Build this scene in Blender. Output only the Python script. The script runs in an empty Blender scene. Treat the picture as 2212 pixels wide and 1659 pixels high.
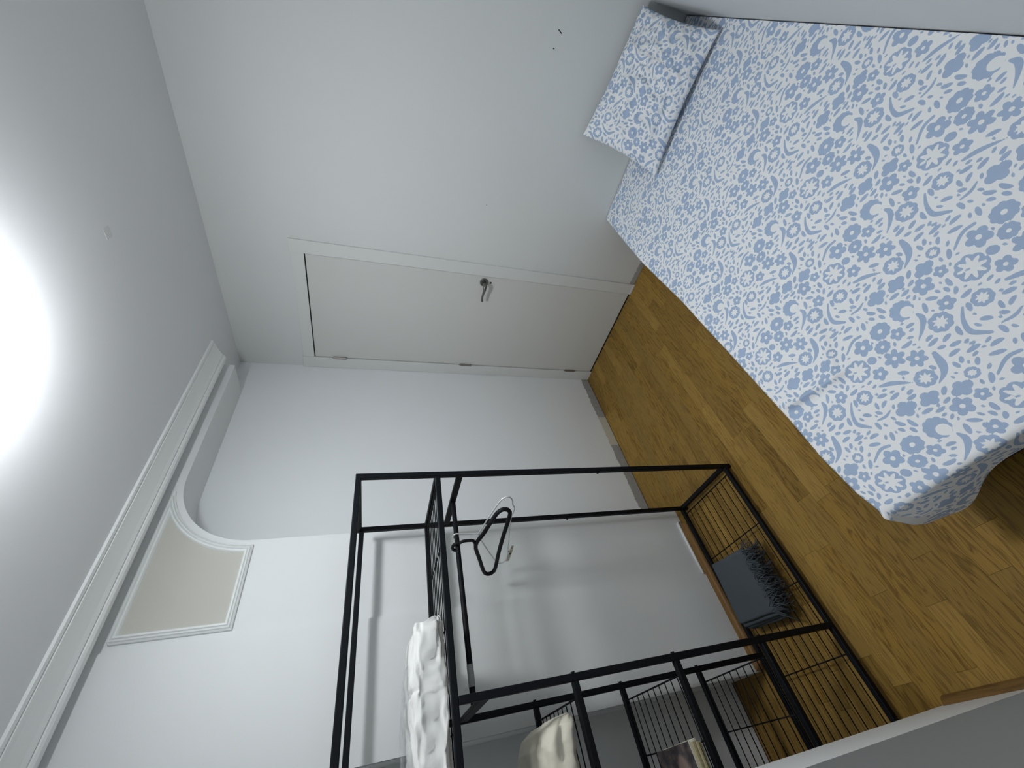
import bpy, bmesh, math, random
from mathutils import Vector, Matrix, noise

# ------------------------------------------------------------------ camera
scene = bpy.context.scene
COL = scene.collection
random.seed(7)

FPX = 865.598
CAM_POS = (1.97609, -2.20337, 1.60222)
IMG_R = Vector((0.239778, -0.194479, -0.951149))     # image right (the photo lies on its side)
IMG_D = Vector((-0.719812, -0.693030, -0.039758))    # image down
FWD = Vector((-0.651442, 0.694181, -0.306161))
cam_d = bpy.data.cameras.new('camera')
cam_d.sensor_fit = 'HORIZONTAL'; cam_d.sensor_width = 36.0
cam_d.lens = FPX / 2212.0 * 36.0
cam_d.clip_start = 0.01; cam_d.clip_end = 50
cam = bpy.data.objects.new('camera', cam_d); COL.objects.link(cam)
m = Matrix.Identity(4)
for i in range(3):
    m[i][0] = IMG_R[i]; m[i][1] = -IMG_D[i]; m[i][2] = -FWD[i]; m[i][3] = CAM_POS[i]
cam.matrix_world = m
scene.camera = cam

# ------------------------------------------------------------------ world, exposure
world = bpy.data.worlds.new('world'); scene.world = world
world.use_nodes = True
bg = world.node_tree.nodes['Background']
bg.inputs[0].default_value = (0.55, 0.6, 0.65, 1); bg.inputs[1].default_value = 0.02
vs = scene.view_settings
vs.view_transform = 'Standard'; vs.look = 'None'; vs.exposure = 0.0; vs.gamma = 1.0
vs.use_curve_mapping = False
LAMP_STRENGTH = 92.0
LAMP_C = (1.237, -1.371); LAMP_R = 0.1235

# room numbers (metres); back wall y=0, niche wall x=0, floor z=0
H = 2.471
XP = 0.20           # face of the pier / arch wall
YJ = -1.303         # jamb edge of the arch
YN = -2.072         # near edge of the pier
YBACK = -2.287      # face of the near wall
XNE = 0.83          # where the near wall ends
YEND = -2.95

# ------------------------------------------------------------------ materials
def mat(name):
    mt = bpy.data.materials.new(name); mt.use_nodes = True
    nt = mt.node_tree; b = nt.nodes['Principled BSDF']
    return mt, nt, b

class G:
    """small helper to write node maths"""
    def __init__(s, nt): s.nt = nt
    def n(s, t, **k):
        nd = s.nt.nodes.new(t)
        for a, v in k.items(): setattr(nd, a, v)
        return nd
    def link(s, a, b): s.nt.links.new(a, b)
    def put(s, sock, v):
        if hasattr(v, 'is_output'): s.link(v, sock)
        else: sock.default_value = v
    def m(s, op, a, b=None, c=None, clamp=False):
        nd = s.n('ShaderNodeMath', operation=op, use_clamp=clamp)
        s.put(nd.inputs[0], a)
        if b is not None: s.put(nd.inputs[1], b)
        if c is not None: s.put(nd.inputs[2], c)
        return nd.outputs[0]
    def v(s, op, a, b=None):
        nd = s.n('ShaderNodeVectorMath', operation=op)
        s.put(nd.inputs[0], a)
        if b is not None: s.put(nd.inputs[1], b)
        return nd.outputs['Value'] if op in ('LENGTH', 'DOT_PRODUCT', 'DISTANCE') else nd.outputs[0]
    def sep(s, v):
        nd = s.n('ShaderNodeSeparateXYZ'); s.link(v, nd.inputs[0]); return nd.outputs
    def comb(s, x, y, z=0.0):
        nd = s.n('ShaderNodeCombineXYZ')
        for i, q in enumerate((x, y, z)): s.put(nd.inputs[i], q)
        return nd.outputs[0]
    def mixc(s, f, a, b):
        nd = s.n('ShaderNodeMix', data_type='RGBA')
        s.put(nd.inputs['Factor'], f)
        for k, q in ((6, a), (7, b)): s.put(nd.inputs[k], q)
        return nd.outputs[2]
    def ramp(s, f, lo, hi):
        nd = s.n('ShaderNodeMapRange'); nd.clamp = True
        s.put(nd.inputs[0], f); s.put(nd.inputs[1], lo); s.put(nd.inputs[2], hi)
        return nd.outputs[0]
    def noise(s, vec, scale, detail=3.0, rough=0.5):
        nd = s.n('ShaderNodeTexNoise'); s.link(vec, nd.inputs['Vector'])
        nd.inputs['Scale'].default_value = scale; nd.inputs['Detail'].default_value = detail
        nd.inputs['Roughness'].default_value = rough
        return nd.outputs[0]
    def bump(s, h, bsdf, strength=0.2, dist=0.002):
        nd = s.n('ShaderNodeBump'); nd.inputs['Strength'].default_value = strength
        nd.inputs['Distance'].default_value = dist
        s.link(h, nd.inputs['Height']); s.link(nd.outputs[0], bsdf.inputs['Normal'])
    def pos(s): return s.n('ShaderNodeNewGeometry').outputs['Position']
    def obj(s): return s.n('ShaderNodeTexCoord').outputs['Object']
    def uv(s): return s.n('ShaderNodeTexCoord').outputs['UV']

def paint(name, col, rough=0.6, bump=0.12, scale=140, blotch=0.03, spec=0.3):
    mt, nt, b = mat(name); g = G(nt)
    p = g.pos()
    f = g.noise(p, 2.3, 4)
    c = g.mixc(f, tuple(q * (1 - blotch) for q in col) + (1,), tuple(min(1, q * (1 + blotch)) for q in col) + (1,))
    g.link(c, b.inputs['Base Color'])
    b.inputs['Roughness'].default_value = rough
    b.inputs['Specular IOR Level'].default_value = spec
    g.bump(g.noise(p, scale, 4), b, bump, 0.0015)
    return mt

WALLC = (0.80, 0.82, 0.82)
def patched_wall(name, axis, zlo, gap, col=WALLC, ymin=None):
    """white paint that stops short of the floor, bare grey plaster below"""
    mt, nt, b = mat(name); g = G(nt)
    p = g.pos(); x, y, z = g.sep(p)
    along = y if axis == 'y' else x
    vec = g.comb(along, 0.0, g.m('MULTIPLY', z, 0.25))
    edge = g.m('ADD', zlo - 0.028, g.m('MULTIPLY', g.noise(vec, 34, 8, 0.85), 0.06))
    low = g.m('LESS_THAN', z, edge)
    if ymin is not None: low = g.m('MULTIPLY', low, g.m('GREATER_THAN', along, ymin))
    if gap:
        wob = g.m('ADD', along, g.m('MULTIPLY', g.noise(g.comb(z, z), 60, 4, .8), 0.03)); a = g.m('LESS_THAN', wob, gap[0]); c = g.m('GREATER_THAN', wob, gap[1])
        g2 = g.m('MULTIPLY', a, c); low2 = g.m('MULTIPLY', low, g.m('SUBTRACT', 1.0, g2))
    else:
        g2 = None; low2 = low
    f = g.noise(p, 2.3, 4)
    white = g.mixc(f, tuple(q * .975 for q in col) + (1,), tuple(q * 1.02 for q in col) + (1,))
    grey = g.mixc(g.noise(p, 40, 4), (0.30, 0.30, 0.29, 1), (0.46, 0.455, 0.43, 1))
    c = g.mixc(low2, white, grey)
    if g2 is not None:
        cream = g.m('MULTIPLY', low, g2)
        c = g.mixc(cream, c, (0.66, 0.63, 0.53, 1))
    g.link(c, b.inputs['Base Color'])
    b.inputs['Roughness'].default_value = 0.6; b.inputs['Specular IOR Level'].default_value = 0.3
    g.bump(g.m('ADD', g.noise(p, 140, 4), g.m('MULTIPLY', low2, -1.5)), b, 0.14, 0.0015)
    return mt

M = {}
M['wall'] = paint('white wall paint', WALLC)
M['wall_left'] = patched_wall('white paint over bare plaster strip', 'y', 0.062, (-0.405, -0.665), (0.85, 0.875, 0.89), -1.6)
M['wall_back'] = patched_wall('white paint with bare plaster foot', 'x', 0.034, None, (0.70, 0.72, 0.71))
M['wall_right'] = paint('white wall paint warm', (0.66, 0.68, 0.675))
M['ceiling'] = paint('white ceiling paint', (0.78, 0.79, 0.80), 0.7, 0.1, 90)
M['cornice'] = paint('white cornice paint', (0.84, 0.86, 0.85), 0.5, 0.15, 120)
M['trim_white'] = paint('white gloss trim paint', (0.70, 0.715, 0.70), 0.4, 0.05, 200, 0.015, 0.4)
M['door'] = paint('off white door paint', (0.655, 0.66, 0.635), 0.42, 0.05, 120, 0.02, 0.4)
M['beige'] = paint('beige stucco', (0.56, 0.555, 0.50), 0.75, 0.25, 260)
M['plaster'] = paint('fresh plaster', (0.80, 0.81, 0.80), 0.65, 0.4, 80)
M['grey_plaster'] = paint('grey plaster', (0.50, 0.51, 0.51), 0.7, 0.3, 60, 0.1)
M['grey_panel'] = paint('flat even grey', (0.17, 0.175, 0.17), 0.6, 0.1, 300)
M['gap_shade'] = paint('painted gap shade', (0.02, 0.02, 0.02), 0.9, 0)  # near-black filler: shade of the door gaps put into the colour
M['white_plate'] = paint('lamp plate', (0.8, 0.8, 0.8), 0.4, 0)
M['stain'] = paint('ceiling stain', (0.70, 0.70, 0.69), 0.8, 0)
M['black_mark'] = paint('scuff', (0.03, 0.03, 0.03), 0.8, 0)

def metal_paint():
    mt, nt, b = mat('black powder coat'); g = G(nt)
    f = g.noise(g.pos(), 30, 3)
    g.link(g.mixc(f, (0.0035, 0.0045, 0.006, 1), (0.006, 0.0075, 0.010, 1)), b.inputs['Base Color'])
    b.inputs['Roughness'].default_value = 0.5; b.inputs['Specular IOR Level'].default_value = 0.14
    g.bump(g.noise(g.pos(), 900, 2), b, 0.08, 0.0005)
    return mt
M['black'] = metal_paint()
def plain(name, col, rough, metallic=0.0, bump=None):
    mt, nt, b = mat(name); g = G(nt)
    f = g.noise(g.pos(), 60, 3)
    g.link(g.mixc(f, tuple(q * .9 for q in col) + (1,), tuple(min(1, q * 1.08) for q in col) + (1,)), b.inputs['Base Color'])
    b.inputs['Roughness'].default_value = rough; b.inputs['Metallic'].default_value = metallic
    if bump: g.bump(g.noise(g.pos(), bump[0], 3), b, bump[1], bump[2])
    return mt
M['plastic_black'] = plain('black plastic', (0.006, 0.007, 0.009), 0.5)
M['plastic_black'].node_tree.nodes['Principled BSDF'].inputs['Specular IOR Level'].default_value = 0.2
M['steel'] = plain('brushed nickel', (0.20, 0.20, 0.19), 0.35, 0.9)
M['hinge'] = plain('dull hinge steel', (0.30, 0.29, 0.26), 0.45, 0.9)
M['wire'] = plain('silver wire', (0.80, 0.81, 0.82), 0.4, 0.5)
M['sleeve'] = plain('grey sleeve', (0.30, 0.31, 0.32), 0.5)
M['clip'] = plain('cream clip', (0.55, 0.54, 0.42), 0.5)
M['paper'] = plain('paper', (0.62, 0.60, 0.50), 0.8)
M['yellow_paper'] = plain('yellowed paper', (0.42, 0.36, 0.20), 0.8)

def fabric(name, c1, c2, weave=700.0, bump=0.25, rough=0.9, sheen=0.0):
    mt, nt, b = mat(name); g = G(nt)
    p = g.obj()
    g.link(g.mixc(g.noise(p, 9, 4), c1 + (1,), c2 + (1,)), b.inputs['Base Color'])
    b.inputs['Roughness'].default_value = rough
    b.inputs['Specular IOR Level'].default_value = 0.15
    if sheen: b.inputs['Sheen Weight'].default_value = sheen
    x, y, z = g.sep(p)
    w = g.m('ADD', g.m('SINE', g.m('MULTIPLY', g.m('ADD', x, z), weave)), g.m('SINE', g.m('MULTIPLY', g.m('ADD', y, z), weave)))
    g.bump(g.m('ADD', g.m('MULTIPLY', w, 0.2), g.noise(p, 22, 5)), b, bump, 0.004)
    return mt
M['linen'] = fabric('white linen', (0.80, 0.80, 0.77), (0.86, 0.86, 0.84), 7000, 0.3)
M['beige_cloth'] = fabric('ecru cotton', (0.74, 0.70, 0.58), (0.82, 0.78, 0.66), 7000, 0.35)
M['blanket'] = fabric('grey blue blanket', (0.070, 0.083, 0.095), (0.09, 0.105, 0.118), 7000, 0.35)
M['mattress'] = fabric('mattress ticking', (0.5, 0.5, 0.5), (0.55, 0.55, 0.55), 7000, 0.2)

def clear_bag():
    mt, nt, b = mat('clear plastic bag'); g = G(nt)
    out = nt.nodes['Material Output']
    tr = g.n('ShaderNodeBsdfTransparent'); tr.inputs[0].default_value = (0.97, 0.975, 0.98, 1)
    b.inputs['Base Color'].default_value = (0.8, 0.81, 0.82, 1); b.inputs['Roughness'].default_value = 0.25
    mx = g.n('ShaderNodeMixShader')
    g.link(g.m('ADD', 0.16, g.m('MULTIPLY', g.ramp(g.noise(g.obj(), 30, 4), 0.45, 0.75), 0.25)), mx.inputs[0])
    g.link(tr.outputs[0], mx.inputs[1]); g.link(b.outputs[0], mx.inputs[2])
    g.link(mx.outputs[0], out.inputs[0])
    g.bump(g.noise(g.obj(), 25, 4), b, 0.6, 0.01)
    return mt
M['bag'] = clear_bag()

def wood(name, base, dark, light, per_object=True, gloss=0.38):
    mt, nt, b = mat(name); g = G(nt)
    p = g.obj()
    oi = g.n('ShaderNodeObjectInfo')
    r = oi.outputs['Random']
    x, y, z = g.sep(p)
    if per_object:
        x2 = g.m('ADD', x, g.m('MULTIPLY', r, 17.0)); y2 = g.m('ADD', y, g.m('MULTIPLY', r, 43.0))
    else: x2, y2 = x, y
    warp = g.noise(g.comb(g.m('MULTIPLY', x2, 6.0), g.m('MULTIPLY', y2, 2.2)), 1.0, 3)
    vx = g.m('ADD', g.m('MULTIPLY', x2, 22.0), g.m('MULTIPLY', warp, 2.0))
    rings = g.noise(g.comb(vx, g.m('MULTIPLY', y2, 1.7)), 1.6, 3, 0.6)
    band = g.m('FRACT', g.m('MULTIPLY', rings, 7.0))
    band = g.m('ABSOLUTE', g.m('SUBTRACT', band, 0.5))
    line = g.ramp(band, 0.0, 0.22)
    fine = g.noise(g.comb(g.m('MULTIPLY', x2, 330.0), g.m('MULTIPLY', y2, 9.0)), 1.0, 3, 0.6)
    c = g.mixc(g.m('MULTIPLY', g.m('SUBTRACT', 1.0, line), 0.85), base + (1,), dark + (1,))
    c = g.mixc(g.m('MULTIPLY', g.ramp(fine, 0.42, 0.7), 0.45), c, dark + (1,))
    c = g.mixc(g.m('MULTIPLY', r, 0.40), c, light + (1,))
    hsv = g.n('ShaderNodeHueSaturation'); g.link(c, hsv.inputs['Color'])
    g.link(g.m('ADD', 0.80, g.m('MULTIPLY', g.m('FRACT', g.m('MULTIPLY', r, 7.3)), 0.36)), hsv.inputs['Value'])
    g.link(hsv.outputs[0], b.inputs['Base Color'])
    b.inputs['Roughness'].default_value = gloss
    b.inputs['Specular IOR Level'].default_value = 0.18
    g.bump(fine, b, 0.12, 0.0008)
    return mt
M['floor'] = wood('oak laminate', (0.320, 0.190, 0.040), (0.125, 0.062, 0.010), (0.36, 0.235, 0.07), True, 0.55)
M['brown_trim'] = wood('oak quarter round', (0.22, 0.12, 0.035), (0.13, 0.065, 0.02), (0.25, 0.15, 0.055), False)
M['floor_joint'] = plain('dark joint', (0.06, 0.04, 0.02), 0.8)

# --- the printed cotton: one half-drop repeat of blossoms, rings, leaves and stems, kept as a
# distance field so that the print can be looked up at every vertex of a cloth
import numpy as np
PU, PV, PRES = 0.308, 0.494, 0.0015
class Print:
    def __init__(s):
        s.nu, s.nv = int(round(PU / PRES)), int(round(PV / PRES))
        u = (np.arange(s.nu) + .5) * PU / s.nu; v = (np.arange(s.nv) + .5) * PV / s.nv
        s.U, s.V = np.meshgrid(u, v, indexing='ij')
        s.F = np.full(s.U.shape, -0.02)
    def local(s, c):
        dx = (s.U - c[0] + PU / 2) % PU - PU / 2; dy = (s.V - c[1] + PV / 2) % PV - PV / 2
        return dx, dy
    def put(s, c, fn):
        for k in (0, 1):
            dx, dy = s.local((c[0] + k * PU / 2, c[1] + k * PV / 2))
            s.F = np.maximum(s.F, fn(dx, dy))
    def free(s, c, fn, gap):
        dx, dy = s.local(c); val = fn(dx, dy)
        m_ = val > -gap
        return not (s.F[m_] > -0.0004).any()
    def at(s, u, v):
        x = (u / PU * s.nu - .5) % s.nu; y = (v / PV * s.nv - .5) % s.nv
        i0 = np.floor(x).astype(int); j0 = np.floor(y).astype(int); fx = x - i0; fy = y - j0
        i0 %= s.nu; j0 %= s.nv; i1 = (i0 + 1) % s.nu; j1 = (j0 + 1) % s.nv
        F = s.F
        return F[i0, j0] * (1 - fx) * (1 - fy) + F[i1, j0] * fx * (1 - fy) + F[i0, j1] * (1 - fx) * fy + F[i1, j1] * fx * fy
def f_flower(r, n_, amp, eye, rot, sq=0.0):
    def fn(dx, dy):
        rr = np.hypot(dx, dy * (1 + sq)); th = np.arctan2(dy, dx) + rot
        R_ = r * (1 - amp + amp * np.abs(np.cos(n_ * th / 2)) ** .7)
        val = R_ - rr
        return np.minimum(val, rr - eye * r) if eye > 0 else val
    return fn
def f_ring(r, n_, rot, inner=.62):
    def fn(dx, dy):
        rr = np.hypot(dx, dy); th = np.arctan2(dy, dx) + rot
        R_ = r * (.86 + .14 * np.abs(np.cos(n_ * th / 2)) ** .7)
        I_ = r * inner * (.78 + .30 * np.cos(n_ * th))
        return np.minimum(R_ - rr, rr - I_)
    return fn
def f_cres(r, rot):
    def fn(dx, dy):
        rr = np.hypot(dx, dy); th = np.arctan2(dy, dx) + rot
        R_ = r * (.86 + .14 * np.abs(np.cos(5 * th)) ** .7)
        ox, oy = .42 * r * math.cos(-rot), .42 * r * math.sin(-rot)
        q = np.hypot((dx - ox), (dy - oy)) - .52 * r
        return np.minimum(R_ - rr, q)
    return fn
def f_leaf(a, b, rot, bend=0.0):
    c, s_ = math.cos(rot), math.sin(rot)
    def fn(dx, dy):
        x = dx * c + dy * s_; y = -dx * s_ + dy * c + bend * (dx * c + dy * s_) ** 2
        return b * (1 - np.sqrt((x / a) ** 2 + (y / b) ** 2))
    return fn
def f_stroke(pts, rad):
    x0, y0 = pts[0]
    full = [(p[0], p[1], r) for p, r in zip(pts, rad)]
    for _ in range(2):          # round the corners off
        nxt = [full[0]]
        for a, b in zip(full, full[1:]):
            nxt.append(tuple(.75 * a[k] + .25 * b[k] for k in range(3))); nxt.append(tuple(.25 * a[k] + .75 * b[k] for k in range(3)))
        full = nxt + [full[-1]]
    pts = [(a, b) for a, b, c in full]; rad = [c for a, b, c in full]
    def fn(dx, dy):
        best = np.full(dx.shape, -0.02)
        for k in range(len(pts) - 1):
            ax, ay = pts[k][0] - x0, pts[k][1] - y0; bx_, by_ = pts[k + 1][0] - x0, pts[k + 1][1] - y0
            ex, ey = bx_ - ax, by_ - ay
            t = np.clip(((dx - ax) * ex + (dy - ay) * ey) / (ex * ex + ey * ey), 0, 1)
            d = np.hypot(dx - ax - t * ex, dy - ay - t * ey)
            best = np.maximum(best, rad[k] * (1 - t) + rad[k + 1] * t - d)
        return best
    return fn
def make_print():
    P = Print(); rp = random.Random(5)
    for pts, rad in (
        ([(.033, .049), (.014, .029), (.002, .002), (.010, -.012), (.022, -.027)], [.0022, .004, .0055, .0055, .003]),
        ([(.129, -.143), (.131, -.159), (.112, -.177), (.086, -.191)], [.003, .007, .0045, .001]),
        ([(.017, -.085), (-.005, -.078), (-.039, -.095)], [.0035, .004, .0022]),
        ([(.085, -.234), (.079, -.259), (.066, -.278), (.039, -.289)], [.005, .009, .006, .001]),
        ([(-.043, -.213), (-.02, -.224), (.011, -.254)], [.003, .0065, .001]),
        ([(.085, -.024), (.066, -.030), (.045, -.024)], [.0016, .0038, .002])):
        P.put(pts[0], f_stroke(pts, rad))
    # kind, du, dv, radius
    for kd, u, v, r in (('c', .116, -.112, .034), ('o', .053, -.111, .025), ('f', .072, -.146, .024), ('r', .142, -.192, .024), ('r', -.010, .035, .021),
                        ('f', -.001, -.112, .0255), ('o', .029, -.145, .019), ('s', .026, -.185, .026), ('s', .056, -.218, .022), ('R', -.052, -.149, .031),
                        ('d', -.010, -.152, .011), ('f', -.021, -.190, .018), ('r', .033, -.263, .024), ('b', .003, -.302, .022), ('b', .057, -.324, .022),
                        ('t', -.004, -.281, .014), ('f', .028, -.352, .022), ('b', -.045, -.290, .024), ('r', -.088, -.210, .020), ('f', -.130, -.169, .023),
                        ('r', -.061, -.065, .018), ('f', -.104, -.032, .019), ('f', -.085, -.108, .019), ('f', .02, .082, .021), ('s', .10, .03, .022), ('b', .06, .04, .016)):
        rot = 1.08 if kd == 'c' else rp.uniform(0, 6.28)
        for sc in (1.0, .93, .86, .78, .7):
            q = r * sc
            fn = {'c': lambda: f_cres(q, rot), 'o': lambda: f_flower(q, 9, .16, .24, rot, .12), 'f': lambda: f_flower(q, 5, .42, .24, rot),
                  's': lambda: f_flower(q, 6, .55, .22, rot), 'r': lambda: f_ring(q, 8, rot), 'R': lambda: f_ring(q, 8, rot, .78),
                  'd': lambda: f_flower(q, 2, .12, 0, rot), 'b': lambda: f_flower(q, 4, .38, 0, rot, .2), 't': lambda: f_flower(q, 6, .5, 0, rot)}[kd]()
            if P.free((u, v), fn, .0022):
                P.put((u, v), fn); break
    hold = P.F.copy()
    P.put((.116 + .008, -.112 - .014), f_flower(.021, 2, .0, 0, 0))
    blocked = P.F.copy()
    # leaves and dots fill what is left
    for a, b, tries in ((.0125, .0050, 420), (.0095, .0044, 700), (.0070, .0034, 900), (.0048, .0026, 700)):
        for _ in range(tries):
            c = (rp.uniform(0, PU), rp.uniform(0, PV))
            if P.at(np.array([c[0]]), np.array([c[1]]))[0] > -b - .001: continue
            rot = .9 + 1.2 * math.sin(c[0] * 40.8 + 1.3 * math.sin(c[1] * 25.4)) + rp.uniform(-.35, .35)
            fn = f_leaf(a * rp.uniform(.85, 1.15), b, rot, rp.uniform(-14, 14))
            if P.free(c, fn, .0022): P.put(c, fn)
    mask_ = (blocked > hold) & (blocked > -.0195)
    P.F[mask_] = np.where(P.F[mask_] <= blocked[mask_] + 1e-9, hold[mask_], P.F[mask_])
    return P
PRINT = make_print()
PRINT_O = (0.277, 0.432)          # where the repeat starts on the bed, from its left foot corner
def add_print(me, uvs):
    at = me.attributes.new('print', 'FLOAT', 'POINT')
    a = np.array(uvs)
    at.data.foreach_set('value', np.clip(PRINT.at(a[:, 0] - PRINT_O[0], a[:, 1] - PRINT_O[1]), -.01, .01).astype(np.float32))
def floral():
    mt, nt, b = mat('blue floral cotton'); g = G(nt)
    uv = g.uv()
    at = g.n('ShaderNodeAttribute'); at.attribute_name = 'print'
    mask = g.ramp(at.outputs['Fac'], -0.0003, 0.0003)
    p = g.noise(uv, 60, 2)
    blue = g.mixc(p, (0.385, 0.495, 0.675, 1), (0.415, 0.53, 0.71, 1))
    g.link(g.mixc(mask, (0.90, 0.915, 0.925, 1), blue), b.inputs['Base Color'])
    b.inputs['Roughness'].default_value = 0.85; b.inputs['Specular IOR Level'].default_value = 0.15
    g.bump(g.noise(uv, 18, 5), b, 0.25, 0.006)
    return mt
M['floral'] = floral()

def magazine_cover():
    mt, nt, b = mat('printed magazine cover'); g = G(nt)
    uv = g.uv()
    u, v, _ = g.sep(uv)
    n = g.noise(uv, 7, 4)
    c = g.mixc(g.ramp(n, 0.42, 0.62), (0.035, 0.03, 0.035, 1), (0.13, 0.10, 0.09, 1))
    e = g.m('ADD', g.m('POWER', g.m('DIVIDE', g.m('SUBTRACT', u, 0.66), 0.16), 2.0), g.m('POWER', g.m('DIVIDE', g.m('SUBTRACT', v, 0.62), 0.26), 2.0))
    c = g.mixc(g.m('MULTIPLY', g.ramp(g.m('ADD', e, g.m('MULTIPLY', n, 0.6)), 1.5, 1.1), 0.9), c, (0.27, 0.19, 0.16, 1))
    e2 = g.m('ADD', g.m('POWER', g.m('DIVIDE', g.m('SUBTRACT', u, 0.38), 0.14), 2.0), g.m('POWER', g.m('DIVIDE', g.m('SUBTRACT', v, 0.40), 0.22), 2.0))
    c = g.mixc(g.m('MULTIPLY', g.ramp(g.m('ADD', e2, g.m('MULTIPLY', n, 0.6)), 1.5, 1.1), 0.7), c, (0.20, 0.15, 0.14, 1))
    g.link(c, b.inputs['Base Color']); b.inputs['Roughness'].default_value = 0.35
    return mt
M['cover'] = magazine_cover()

def lamp_glow():
    mt, nt, b = mat('opal diffuser lit'); g = G(nt)
    f = g.noise(g.pos(), 3, 1)
    g.link(g.mixc(f, (0.93, 0.965, 1.0, 1), (0.95, 0.975, 1.0, 1)), b.inputs['Emission Color'])
    b.inputs['Emission Strength'].default_value = LAMP_STRENGTH
    b.inputs['Base Color'].default_value = (0.8, 0.8, 0.8, 1)
    return mt
M['glow'] = lamp_glow()

# ------------------------------------------------------------------ object helpers
def tag(o, label=None, cat=None, group=None, kind=None):
    if label: o['label'] = label
    if cat: o['category'] = cat
    if group: o['group'] = group
    if kind: o['kind'] = kind
    return o
def link_mesh(name, me, mt, parent=None, loc=None):
    o = bpy.data.objects.new(name, me); COL.objects.link(o)
    if mt is not None and not me.materials: me.materials.append(mt)
    if parent is not None: o.parent = parent
    if loc is not None: o.location = loc
    return o
def empty(name, loc=(0, 0, 0), rz=0.0):
    o = bpy.data.objects.new(name, None); COL.objects.link(o)
    o.location = loc; o.rotation_euler = (0, 0, rz); o.empty_display_size = 0.1
    return o
def mesh_from_bm(name, bm, smooth=False):
    me = bpy.data.meshes.new(name); bm.normal_update(); bm.to_mesh(me); bm.free()
    if smooth:
        for p in me.polygons: p.use_smooth = True
    return me
def pydata(name, vs, fs, mt, parent=None, smooth=False, uvs=None):
    me = bpy.data.meshes.new(name); me.from_pydata(vs, [], fs); me.update()
    if smooth:
        for p in me.polygons: p.use_smooth = True
    if uvs is not None:
        ul = me.uv_layers.new(name='UVMap')
        for lp in me.loops: ul.data[lp.index].uv = uvs[lp.vertex_index]
    return link_mesh(name, me, mt, parent)
def bm_box(bm, lo, hi, bev=0.0, seg=2):
    lo, hi = Vector(lo), Vector(hi)
    r = bmesh.ops.create_cube(bm, size=1.0)
    vsx = r['verts']
    for v in vsx:
        v.co = Vector([lo[i] + (v.co[i] + .5) * (hi[i] - lo[i]) for i in range(3)])
    if bev > 0:
        es = list({e for v in vsx for e in v.link_edges})
        bmesh.ops.bevel(bm, geom=es, offset=bev, segments=seg, profile=0.5, affect='EDGES')
def box(name, lo, hi, mt, parent=None, bev=0.0, seg=2, smooth=False):
    """box whose object origin lies at its centre"""
    c = [(lo[i] + hi[i]) / 2 for i in range(3)]
    bm = bmesh.new(); bm_box(bm, [lo[i] - c[i] for i in range(3)], [hi[i] - c[i] for i in range(3)], bev, seg)
    return link_mesh(name, mesh_from_bm(name, bm, smooth), mt, parent, c)
def prism_x(name, poly, x0, x1, mt, parent=None):
    """polygon in (y,z) pulled along x"""
    n = len(poly)
    vsx = [(x0, y, z) for y, z in poly] + [(x1, y, z) for y, z in poly]
    fs = [tuple(range(n)), tuple(range(2 * n - 1, n - 1, -1))]
    for i in range(n): fs.append((i, i + n, (i + 1) % n + n, (i + 1) % n))
    bm = bmesh.new()
    bv = [bm.verts.new(v) for v in vsx]
    for f in fs: bm.faces.new([bv[i] for i in f])
    bmesh.ops.recalc_face_normals(bm, faces=bm.faces)
    return link_mesh(name, mesh_from_bm(name, bm), mt, parent)
def prism_y(name, poly, y0, y1, mt, parent=None, smooth=False):
    n = len(poly)
    bm = bmesh.new()
    a = [bm.verts.new((x, y0, z)) for x, z in poly]; b = [bm.verts.new((x, y1, z)) for x, z in poly]
    bm.faces.new(a); bm.faces.new(b[::-1])
    for i in range(n): bm.faces.new((a[i], b[i], b[(i + 1) % n], a[(i + 1) % n]))
    bmesh.ops.recalc_face_normals(bm, faces=bm.faces)
    return link_mesh(name, mesh_from_bm(name, bm, smooth), mt, parent)
def tube_data(pts, r, sides=8, closed=False):
    """round tube along a polyline, returns verts, faces"""
    pts = [Vector(p) for p in pts]; n = len(pts)
    vsx, fs = [], []
    up = None
    for i, p in enumerate(pts):
        if closed: t = (pts[(i + 1) % n] - pts[i - 1]).normalized()
        elif i == 0: t = (pts[1] - p).normalized()
        elif i == n - 1: t = (p - pts[i - 1]).normalized()
        else: t = ((pts[i + 1] - p).normalized() + (p - pts[i - 1]).normalized()).normalized()
        if up is None:
            up = Vector((0, 0, 1)) if abs(t.z) < 0.9 else Vector((1, 0, 0))
        a = (up - t * up.dot(t)).normalized(); up = a
        b = t.cross(a)
        rr = r[i] if isinstance(r, (list, tuple)) else r
        for k in range(sides):
            th = 2 * math.pi * k / sides
            vsx.append(tuple(p + a * math.cos(th) * rr + b * math.sin(th) * rr))
    m_ = n if closed else n - 1
    for i in range(m_):
        j = (i + 1) % n
        for k in range(sides):
            l = (k + 1) % sides
            fs.append((i * sides + k, i * sides + l, j * sides + l, j * sides + k))
    if not closed:
        fs.append(tuple(range(sides - 1, -1, -1))); fs.append(tuple(range((n - 1) * sides, n * sides)))
    return vsx, fs
def tube(name, pts, r, mt, parent=None, sides=8, closed=False):
    v, f = tube_data(pts, r, sides, closed)
    return pydata(name, v, f, mt, parent, True)
def cyl(name, c, axis, r, h, mt, parent=None, sides=24, bev=0.0):
    """cylinder from c along axis by h"""
    c = Vector(c); ax = Vector(axis).normalized()
    v, f = tube_data([c, c + ax * h] if not bev else [c, c + ax * (h - bev), c + ax * (h - bev * .3), c + ax * h],
                     r if not bev else [r, r, r - bev * .4, r - bev], sides)
    return pydata(name, v, f, mt, parent, False)

# ------------------------------------------------------------------ room shell
def structure(o, label, cat): return tag(o, label, cat, kind='structure')

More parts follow.
